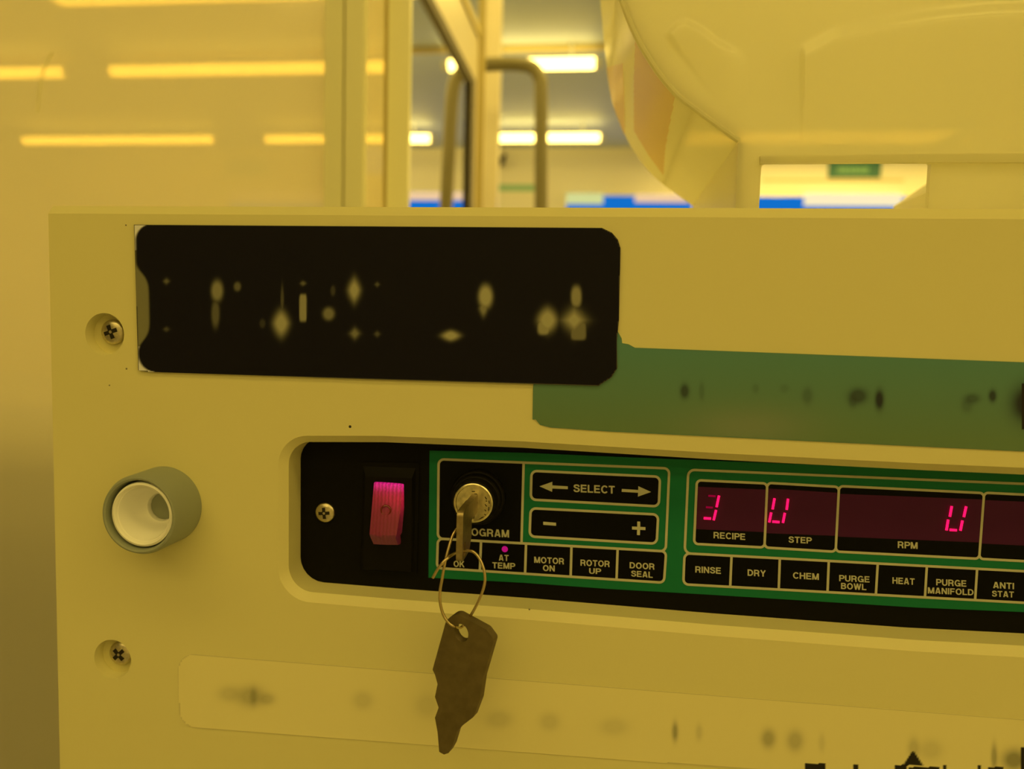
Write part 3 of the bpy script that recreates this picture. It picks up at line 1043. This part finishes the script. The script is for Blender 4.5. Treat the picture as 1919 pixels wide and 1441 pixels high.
# indicator row
def lerp(a, b_, t):
    return (a[0] + (b_[0] - a[0]) * t, a[1] + (b_[1] - a[1]) * t)
def row_y(q, x, top):
    a, b_ = (q[0], q[1]) if top else (q[3], q[2])
    return a[1] + (b_[1] - a[1]) * (x - a[0]) / (b_[0] - a[0])
def cells(q, divs, words, lamp=None):
    tops = [q[0][0]] + [d[0] for d in divs] + [q[1][0]]
    bots = [q[3][0]] + [d[1] for d in divs] + [q[2][0]]
    for i, wl in enumerate(words):
        quad = [(tops[i], row_y(q, tops[i], True)), (tops[i + 1], row_y(q, tops[i + 1], True)), (bots[i + 1], row_y(q, bots[i + 1], False)), (bots[i], row_y(q, bots[i], False))]
        rad = [7 if i == 0 else 0, 7 if i == len(words) - 1 else 0, 7 if i == len(words) - 1 else 0, 7 if i == 0 else 0]
        c = field('indicator_field', inset(quad, 1.5), rad, panel)
        if i < len(words) - 1:
            line('divider_line', (tops[i + 1], row_y(q, tops[i + 1], True)), (bots[i + 1], row_y(q, bots[i + 1], False)), c)
        for w in wl:
            printed_word(w[0], w[1], w[2], w[3], YT_, c)
        if lamp == i:
            bm = bmesh.new(); lx, lz = XZ(946, 1029, YT_); lathe(bm, [(0, YT_ - 0.0002), (0.0008, YT_ - 0.00015), (0.00115, YT_)], lx, lz, 24)
            finish(bm, 'indicator_lamp', 'indicator_lit', c)
cells(LB, [(901.5, 899.2), (985.8, 984), (1071, 1069.4), (1157.5, 1155.4)],
      [[('OK', (850, 1062), (870.5, 1063.2), 11.5)],
       [('AT', (934.7, 1050.6), (953.2, 1051.4), 11.4), ('TEMP', (922.6, 1064.8), (965, 1066.6), 11.4)],
       [('MOTOR', (1001, 1054.6), (1057, 1057.6), 11.6), ('ON', (1017.4, 1069.8), (1039.6, 1071), 11.2)],
       [('ROTOR', (1087.8, 1060), (1142.6, 1062.6), 11.6), ('UP', (1104, 1075), (1126, 1076), 10.6)],
       [('DOOR', (1180, 1064.8), (1226.6, 1067.6), 11.6), ('SEAL', (1182.8, 1080.2), (1223.2, 1083), 11.2)]], lamp=1)
cells(RB, [(1371, 1368.4), (1461.4, 1459.4), (1553.2, 1550.8), (1645, 1641.4), (1737, 1733.4), (1831.2, 1827.4), (1926, 1922)],
      [[('RINSE', (1303, 1072.8), (1351, 1075.6), 12)],
       [('DRY', (1401, 1078.8), (1435, 1080.8), 12)],
       [('CHEM', (1486, 1084), (1534.6, 1086.8), 12)],
       [('PURGE', (1572.6, 1089), (1629.6, 1091.6), 11.6), ('BOWL', (1576, 1103.6), (1623.6, 1106), 11.6)],
       [('HEAT', (1672.4, 1093.6), (1714, 1096), 12)],
       [('PURGE', (1754.4, 1096.8), (1811, 1099.6), 12), ('MANIFOLD', (1738.8, 1112), (1824.4, 1115.8), 11.6)],
       [('ANTI', (1861, 1102), (1900.4, 1104.2), 11.8), ('STAT', (1859, 1117.8), (1900, 1119.8), 11.2)],
       []])

# display windows
DW = [([(1306, 899.8), (1438, 906), (1432.6, 1026), (1300.6, 1019.2)], [(1308, 912), (1435.5, 917.5), (1431.5, 997), (1304, 991.5)], ('RECIPE', (1337.2, 1008.6), (1396.6, 1012), 12)),
      ([(1438, 904.8), (1572.4, 912.4), (1566, 1034), (1432.6, 1026)], [(1440.5, 915.5), (1570, 923.5), (1565.5, 1004), (1436, 999)], ('STEP', (1477.8, 1016.8), (1520.8, 1018.8), 11.8)),
      ([(1572.4, 910.8), (1844.4, 924), (1835, 1047.2), (1566, 1033.6)], [(1574.5, 925.5), (1842, 936), (1836, 1016.5), (1569.5, 1005.5)], ('RPM', (1682.4, 1026.8), (1719.6, 1028.8), 12.6)),
      ([(1844.4, 923.2), (2070, 934.5), (2062, 1059), (1835, 1047.2)], [(1846.5, 937), (2068, 947), (2063, 1029), (1839.5, 1018.5)], None)]
wins = []
for q, red, word in DW:
    w = field('display_window', inset(q, 1), 8, panel)
    rr_lines('window_outline', q, 8, w)
    bm = bmesh.new(); px_plate(bm, red, YK - 0.00003, 0.00002)
    finish(bm, 'red_filter', 'display_red', w, 0)
    if word:
        printed_word(*word, YT_, w)
    wins.append(w)
def digit(win, lit, dim):
    bm = bmesh.new()
    for a, b_ in lit:
        stroke(bm, a, b_, 4.2, YK - 0.0008, 0.0003)
    finish(bm, 'lit_digit', 'segment_lit', win, 0)
    if dim:
        bm = bmesh.new()
        for a, b_ in dim:
            stroke(bm, a, b_, 3.4, YK - 0.0004, 0.00025)
        finish(bm, 'dim_segment', 'segment_dim', win, 0)
digit(wins[0], [((1347.5, 929), (1343, 950.5)), ((1342, 956), (1337.5, 975)), ((1319, 971.2), (1332.5, 972))], [((1327.5, 929.2), (1341, 930)), ((1323, 950.6), (1336, 951.4))])
digit(wins[1], [((1451.7, 934), (1448, 954.6)), ((1445.4, 960.6), (1441.8, 979)), ((1447.6, 977.6), (1461, 978.6)), ((1477, 935), (1474.4, 955.4)), ((1471, 961.4), (1467.4, 980))], None)
digit(wins[2], [((1784, 948.6), (1780.4, 968.4)), ((1777.3, 974), (1774, 994)), ((1780, 993), (1793.4, 993.8)), ((1811, 949.2), (1806.6, 969)), ((1804, 975.6), (1800.2, 994.6))], None)

# screw that holds the panel
x, z = XZ(607, 962, YP - 0.002)
pan_screw(x, z, YP, 0.0038, panel, 0.1, 'mounting_screw')

# rocker switch
sw = field('rocker_switch', [(679, 866), (786, 868), (781, 1078), (676, 1072)], 3, panel, 'black_sheet')
def slab_frame(outer, inner, y0, y1, yi, name, m, parent):
    """sloping frame: outer edge at y0, inner edge deeper at yi"""
    bm = bmesh.new()
    o0 = [bm.verts.new((*[XZ(*p, y0)[0]], y0, XZ(*p, y0)[1])) for p in outer]
    i0 = [bm.verts.new((XZ(*p, yi)[0], yi, XZ(*p, yi)[1])) for p in inner]
    ob_ = [bm.verts.new((XZ(*p, y0)[0], y1, XZ(*p, y0)[1])) for p in outer]
    n = len(outer)
    for i in range(n):
        j = (i + 1) % n
        bm.faces.new((o0[i], o0[j], i0[j], i0[i]))
        bm.faces.new((o0[i], o0[j], ob_[j], ob_[i]))
    bm.faces.new(i0)
    return finish(bm, name, m, parent, 0)
slab_frame([(679.5, 868.5), (780.5, 872.5), (776, 1074), (675, 1068)], [(685, 893), (772, 896), (770, 1071), (680, 1066)], YP - 0.0003, YP, YP - 0.0020, 'switch_bezel', 'bezel_black', sw)
# rocker: upper half pressed in, lower half standing out, ridge between
bm = bmesh.new()
cl = bm.loops.layers.float_color.new('Col')
yu, ym, yl = YP - 0.0030, YP - 0.0042, YP - 0.0064
top = [P(701, 905, yu), P(753, 908.5, yu)]
mid = [P(697, 950, ym), P(751, 953, ym)]
low = [P(692.5, 1001, yl), P(743, 1003, yl)]
lip = [P(694, 1006, yl + 0.0006), P(741, 1008, yl + 0.0006)]
rows = []
N = 10
def face_row(a, t0):
    vs_ = []
    for k in range(N + 1):
        u = k / N
        p = a[0].lerp(a[1], u)
        p.y -= 0.0004 * (1 - (2 * u - 1) ** 2)
        vs_.append(bm.verts.new(p))
    return vs_
seq = []
for k in range(7):
    t = k / 6
    seq.append(([top[0].lerp(mid[0], t), top[1].lerp(mid[1], t)]))
for k in range(1, 7):
    t = k / 6
    seq.append(([mid[0].lerp(low[0], t), mid[1].lerp(low[1], t)]))
seq.append(lip)
topb = [top[0] + Vector((0.0002, 0.0019, 0.0004)), top[1] + Vector((-0.0002, 0.0019, 0.0004))]
lipb = [P(700, 1019.5, yl + 0.0030), P(746, 1021, yl + 0.0030)]
vrows = [face_row(topb, 0)] + [face_row(s, 0) for s in seq] + [face_row(lipb, 0)]
for a, c in zip(vrows, vrows[1:]):
    for k in range(N):
        bm.faces.new((a[k], a[k + 1], c[k + 1], c[k]))
# side walls
for side in (0, N):
    back_v = [bm.verts.new((r[side].co.x + (-0.0002 if side == 0 else 0.0012), YP - 0.0004, r[side].co.z)) for r in vrows]
    for i in range(len(vrows) - 1):
        bm.faces.new((vrows[i][side], vrows[i + 1][side], back_v[i + 1], back_v[i]))
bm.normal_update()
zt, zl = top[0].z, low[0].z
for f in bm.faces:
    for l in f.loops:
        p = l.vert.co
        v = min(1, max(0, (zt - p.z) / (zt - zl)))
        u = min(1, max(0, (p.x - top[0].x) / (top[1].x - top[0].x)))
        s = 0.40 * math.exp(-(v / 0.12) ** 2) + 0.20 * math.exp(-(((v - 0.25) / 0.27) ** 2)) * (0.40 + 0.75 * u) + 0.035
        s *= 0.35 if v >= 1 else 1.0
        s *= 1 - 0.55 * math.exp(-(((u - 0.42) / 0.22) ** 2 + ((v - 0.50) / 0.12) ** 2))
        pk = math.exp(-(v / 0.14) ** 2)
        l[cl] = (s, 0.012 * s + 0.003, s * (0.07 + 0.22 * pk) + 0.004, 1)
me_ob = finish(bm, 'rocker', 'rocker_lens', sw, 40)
mx_, mz_ = XZ(724, 956, ym)
bm = bmesh.new(); lathe(bm, [(0.0014, ym - 0.0007), (0.0017, ym - 0.0010), (0.0021, ym - 0.0007), (0.0022, ym)], mx_, mz_, 28)
finish(bm, 'rocker_dimple', 'rocker_lens', sw)

# key lock
YFk = YO - 0.0105
lx, lz = XZ(886.5, 943, YFk)
bm = bmesh.new()
lathe(bm, [(0.0102, YO), (0.0102, YO - 0.0016), (0.0098, YO - 0.0022), (0.0092, YO - 0.0024), (0.0090, YO - 0.0050), (0.0086, YO - 0.0056), (0.0082, YO - 0.0058), (0.0080, YO - 0.0085), (0.0076, YO - 0.0094), (0.0071, YO - 0.0096), (0.0071, YO - 0.0080), (0.0, YO - 0.0080)], lx, lz, 72)
lock = finish(bm, 'key_lock', 'bezel_black', panel, 25)
bm = bmesh.new()
lathe(bm, [(0.00705, YO - 0.0078), (0.00705, YFk + 0.0003), (0.0067, YFk), (0.0063, YFk), (0.0061, YFk + 0.00035), (0.0, YFk + 0.00035)], lx, lz, 72)
plug = finish(bm, 'lock_plug', 'lock_steel', lock, 25)
bm = bmesh.new()
kx, kz = XZ(891.5, 943, YFk)
sl = [(888.5, 925), (894, 925), (893.5, 934), (895.5, 942), (893, 950), (891.8, 960), (888, 973), (887, 972), (889.5, 956), (886, 951), (890.5, 944), (889, 934)]
px_plate(bm, sl, YFk + 0.0003, 0.0004)
finish(bm, 'key_slot', 'recess_dark', lock, 0)

bm = bmesh.new()
for a_, b_ in (((909, 931), (912, 936)), ((910, 939), (913, 939)), ((909, 945), (912, 949)), ((908, 955), (911, 958)), ((908, 963), (910, 966)), ((916, 938), (917, 944)), ((916, 950), (915, 957)), ((894, 976), (903, 970)), ((903, 970), (911, 967)), ((884, 921), (890, 921))):
    stroke(bm, a_, b_, 1.6, YFk + 0.0003, 0.0002)
finish(bm, 'stamped_marks', 'recess_dark', lock, 0)

# ================================================================== KEYS AND RING
def key_profile(bow, hole, bm, to3, w0, w1):
    prism(bm, bow, [hole] if hole else [], w0, w1, to3)

# key standing in the lock, seen edge-on
D_face = YFk - CAM[1]
Yf = YFk - 0.0275
bx0 = XZ(855.2, 1005, Yf)[0]; bx1 = XZ(867.2, 1005, Yf)[0]
zt_, zb_ = XZ(861, 959, Yf)[1], XZ(861, 1053.5, Yf)[1]
dep = 0.0165
bow = roundpoly([(Yf, zb_), (Yf, zt_), (Yf + dep, zt_), (Yf + dep, kz + 0.0032), (YFk + 0.004, kz + 0.0032), (YFk + 0.004, kz - 0.0032), (Yf + dep, kz - 0.0032), (Yf + dep, zb_ + 0.004), (Yf + dep - 0.004, zb_)],
                [0.0014, 0.0018, 0.0015, 0.0006, 0, 0, 0.0006, 0.001, 0.001], 6)
hy, hz = Yf + 0.0040, XZ(861, 1036, Yf)[1]
hole = [(hy + 0.0021 * math.cos(2 * math.pi * k / 24), hz + 0.0024 * math.sin(2 * math.pi * k / 24)) for k in range(24)]
bm = bmesh.new(); prism(bm, bow, [hole], bx0, bx1, to3x)
k1 = finish(bm, 'key', 'key_metal', None, 30)
for k_ in (k1,):
    bv = k_.modifiers.new('bevel', 'BEVEL'); bv.width = 0.00025; bv.segments = 2; bv.limit_method = 'ANGLE'; bv.angle_limit = math.radians(40)
tag(k1, 'flat metal key standing edge-on in the panel lock', 'key', 'keys on the wire ring')

# hanging key
YH = Yf + 0.0035
kb = roundpoly([(836, 1163), (855, 1149), (912, 1180), (926, 1199), (905, 1271), (899, 1312), (887, 1344), (866, 1360), (856, 1372), (846, 1398), (841, 1411), (832, 1414), (823, 1409), (820, 1372), (815, 1345), (822, 1326), (815, 1306), (820, 1282), (815, 1264), (810.5, 1255)],
               [4, 14, 14, 10, 3, 6, 6, 4, 4, 2, 2, 2, 2, 3, 4, 4, 4, 4, 2, 5], 5)
kb = [XZ(x, y, YH) for x, y in kb]
hx, hz2 = XZ(864.5, 1186, YH)
ho = [(hx + 0.0023 * math.cos(2 * math.pi * k / 28) - 0.0004 * math.sin(2 * math.pi * k / 28), hz2 + 0.0030 * math.sin(2 * math.pi * k / 28)) for k in range(28)]
bm = bmesh.new()
prism(bm, kb, [ho], YH, YH + 0.0019, lambda u, v, w: Vector((u + (w - YH) * 0.55, w, v + (w - YH) * 0.35)))
k2 = finish(bm, 'key', 'key_dark', None, 30)
bv = k2.modifiers.new('bevel', 'BEVEL'); bv.width = 0.0003; bv.segments = 2; bv.limit_method = 'ANGLE'; bv.angle_limit = math.radians(40)
tag(k2, 'dark metal key with holed square bow hanging from the wire ring', 'key', 'keys on the wire ring')
ring_px = [(811, 1083, -0.003), (822, 1064, -0.003), (836, 1048, -0.002), (850, 1038, 0.001), (862, 1033.5, 0.003), (876, 1031.5, 0.0035), (890, 1036, 0.003), (902, 1053, 0.002), (909, 1079, 0.001), (906, 1102, 0.0005), (896, 1128, 0.0005), (884, 1150, 0.002), (874, 1166, 0.0072), (863, 1176, 0.0060), (852, 1174.5, -0.001), (840, 1166, -0.0016), (830, 1150, -0.0015), (824.5, 1126, -0.0015), (825, 1105, -0.001), (829, 1082, -0.001), (834, 1054, 0.000), (842, 1022, 0.002), (850, 1000, 0.004), (858, 990, 0.006), (866, 992, 0.008)]
bm = bmesh.new()
tube(bm, smooth_path([P(x, y, Yf + 0.002 + dy) for x, y, dy in ring_px], 8), 0.00047, 10)
rg = finish(bm, 'key_ring', 'wire', None, 60)
tag(rg, 'thin bent wire ring joining the key in the lock and the hanging key', 'key ring')

# ================================================================== CLEAR WAFER CARRIER ON TOP
YQ0, YQ1 = 0.032, 0.185
car = thing('wafer_carrier', 'cloudy clear plastic wafer carrier standing on top of the machine', 'carrier', (P(1580, 300, YQ0).x, 0.1, TL.z - 0.03))
zdeck = TL.z - 0.0295
def pz(p):
    return XZ(*p, YQ0)
prof_px = [(1108, -520), (1112, -420), (1117, -338), (1127, -220), (1140, -110), (1152, -40), (1168, 8), (1190, 62), (1211, 100), (1236, 138), (1266, 173), (1300, 204)]
fac_px = [(1384, 264)]
prof = [tuple(v) for v in smooth_path([(*pz(p), 0) for p in prof_px], 4)]
prof = [(v[0], v[1]) for v in prof]
foot = pz((1384, 264))
def shell(path, th, y0, y1, name, parent):
    bm = bmesh.new()
    nrm = []
    for i in range(len(path)):
        a = Vector(path[max(i - 1, 0)]); c = Vector(path[min(i + 1, len(path) - 1)])
        t = (c - a).normalized(); nrm.append(Vector((-t.y, t.x)))
    ins = [(p[0] + n_.x * th, p[1] + n_.y * th) for p, n_ in zip(path, nrm)]
    prism(bm, list(path) + ins[::-1], [], y0, y1)
    return finish(bm, name, 'cassette_plastic', parent, 25)
shell(prof, 0.0022, YQ0 + 0.003, YQ1, 'curved_side', car)
shell([prof[-1], foot], 0.0022, YQ0 + 0.003, YQ1, 'sloped_side', car)
shell([foot, (foot[0], zdeck)], 0.0022, YQ0 + 0.003, YQ1, 'foot_rail', car)
# front wall with the slot under it
front = prof + [foot, (foot[0], zdeck)]
lx1 = pz((1423, 380))[0]; rx0 = pz((1740, 380))[0]; rx1 = pz((2080, 380))[0]
ztop_slot = pz((1580, 304))[1]
xmir = 2 * pz((1640, 0))[0]
slot = roundpoly([(lx1, zdeck), (lx1, ztop_slot), (rx0, ztop_slot), (rx0, zdeck)], [0, 0.0025, 0.0008, 0], 6)
right_side = [(xmir + 0.02 - p[0], p[1]) for p in front]
pts = front + slot + right_side[::-1]
rp = [(xmir + 0.02 - p[0], p[1]) for p in prof]
shell(rp[::-1], 0.0022, YQ0 + 0.003, YQ1, 'curved_side', car)
shell([(rp[-1][0], rp[-1][1]), (right_side[-2][0], right_side[-2][1]), (right_side[-1][0], zdeck)][::-1], 0.0022, YQ0 + 0.003, YQ1, 'foot_rail', car)
# moulded rim lines on the end wall
bm = bmesh.new()
tube(bm, smooth_path([(x - 0.0002, YQ0, z) for x, z in prof[::3]] + [(foot[0], YQ0, foot[1])], 3), 0.0011, 8)
finish(bm, 'rim_bead', 'cassette_plastic', car)
def swell(gx, gy):
    arc_y = np.interp(gx, [1490, 1503, 1560, 1650, 1750, 1850, 1980, 2080], [112, 96, 64, 42, 26, 16, 12, 12])
    d = gy - arc_y
    up = smooth01((d + 20) / 42.0)
    down = 1 - smooth01((gy - arc_y - 20) / (268 - arc_y - 20))
    side = smooth01((gx - 1497) / 9.0)
    return 0.0024 * up * (0.12 + 0.88 * down) * side * (1 - smooth01((gy - 262) / 22.0)) * (1 - smooth01((gx - 2040) / 25.0))


def tongue(gx, gy):
    arc_y = np.interp(gx, [1240, 1255, 1268, 1285, 1310, 1345, 1385, 1420], [80, 58, 45, 40, 52, 78, 98, 112])
    left = (gx - (1252 + (gy - 66) * 0.74))
    up = smooth01((gy - arc_y + 10) / 24.0)
    down = 1 - smooth01((gy - arc_y - 14) / 110.0)
    return 0.0019 * up * down * smooth01((left + 10) / 16.0) * (1 - smooth01((gx - 1345) / 60.0))


def project(p):
    v = R @ np.array([p[0] - CAM[0], -(p[2] - CAM[2]), p[1] - CAM[1]])
    return v[0] / v[2] * F + CX, v[1] / v[2] * F + CY


def end_wall():
    """the end wall: one plate whose front carries two softly moulded swellings"""
    verts = [Vector(p) for p in pts]
    n = len(verts)
    edges = [(i, (i + 1) % n) for i in range(n)]
    grid = [(x, y) for x in np.arange(1496, 2074, 3.2) for y in np.concatenate([np.arange(-12, 130, 2.6), np.arange(130, 286, 9.0)])]
    grid += [(x, y) for x in np.arange(1226, 1430, 2.8) for y in np.arange(22, 262, 3.2)]
    outline = [project((p[0], YQ0, p[1])) for p in pts]
    grid = [g for g in grid if in_poly(g[0], g[1], outline)]
    verts += [Vector(XZ(x, y, YQ0)) for x, y in grid]
    vo, eo, fo, ov, oe, of = delaunay_2d_cdt(verts, edges, [list(range(n))], 1, 1e-6)
    px = np.array([project((v.x, YQ0, v.y)) for v in vo])
    h = swell(px[:, 0], px[:, 1]) + tongue(px[:, 0], px[:, 1])
    bm = bmesh.new()
    fv = [bm.verts.new((v.x, YQ0 - hh, v.y)) for v, hh in zip(vo, h)]
    bv_ = [bm.verts.new((v.x, YQ0 + 0.003, v.y)) for v in vo]
    cnt = {}
    for f in fo:
        bm.faces.new([fv[i] for i in f])
        bm.faces.new([bv_[i] for i in reversed(f)])
        for k in range(len(f)):
            e = (f[k], f[(k + 1) % len(f)])
            cnt[e] = 1
    for a, c in cnt:
        if (c, a) not in cnt:
            bm.faces.new((fv[a], bv_[a], bv_[c], fv[c]))
    return finish(bm, 'end_wall', 'cassette_plastic', car, 40)


def in_poly(x, y, poly):
    c = False
    for i in range(len(poly)):
        x1, y1 = poly[i]; x2, y2 = poly[i - 1]
        if (y1 > y) != (y2 > y) and x < (x2 - x1) * (y - y1) / (y2 - y1) + x1:
            c = not c
    return c


def side_light_patch(poly):
    """amber patch laid on the curved side, coloured as light showing through"""
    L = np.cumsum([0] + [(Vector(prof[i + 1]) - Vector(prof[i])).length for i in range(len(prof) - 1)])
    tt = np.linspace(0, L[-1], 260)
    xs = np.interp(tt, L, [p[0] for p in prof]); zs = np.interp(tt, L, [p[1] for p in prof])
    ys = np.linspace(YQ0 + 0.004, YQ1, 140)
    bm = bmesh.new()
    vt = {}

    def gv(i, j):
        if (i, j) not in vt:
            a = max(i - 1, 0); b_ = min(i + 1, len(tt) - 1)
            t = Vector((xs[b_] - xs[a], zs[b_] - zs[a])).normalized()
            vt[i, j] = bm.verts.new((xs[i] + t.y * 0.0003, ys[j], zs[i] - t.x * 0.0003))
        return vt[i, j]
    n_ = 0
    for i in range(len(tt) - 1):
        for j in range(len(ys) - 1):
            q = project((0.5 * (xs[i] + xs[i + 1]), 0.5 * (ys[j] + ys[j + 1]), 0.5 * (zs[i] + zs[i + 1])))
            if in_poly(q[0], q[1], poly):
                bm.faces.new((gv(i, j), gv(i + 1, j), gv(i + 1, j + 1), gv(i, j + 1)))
    return finish(bm, 'amber_light_patch', 'amber_light_tint', car, 80)  # light through the plastic, put in as amber colour
end_wall()
side_light_patch([(1124, 130), (1168, 118), (1171, 180), (1172, 300), (1168, 345), (1150, 280), (1130, 200)])
side_light_patch([(1192, 62), (1212, 98), (1236, 132), (1268, 172), (1259, 215), (1247, 280), (1244, 328), (1216, 290), (1189, 245), (1189, 150)])
bm = bmesh.new(); 
px_plate(bm, [(1425, 292), (1760, 288), (2000, 287), (2000, 304), (1760, 304), (1425, 306)], YQ0 - 0.0022, 0.0022)
finish(bm, 'slot_lip', 'cassette_plastic', car, 0)
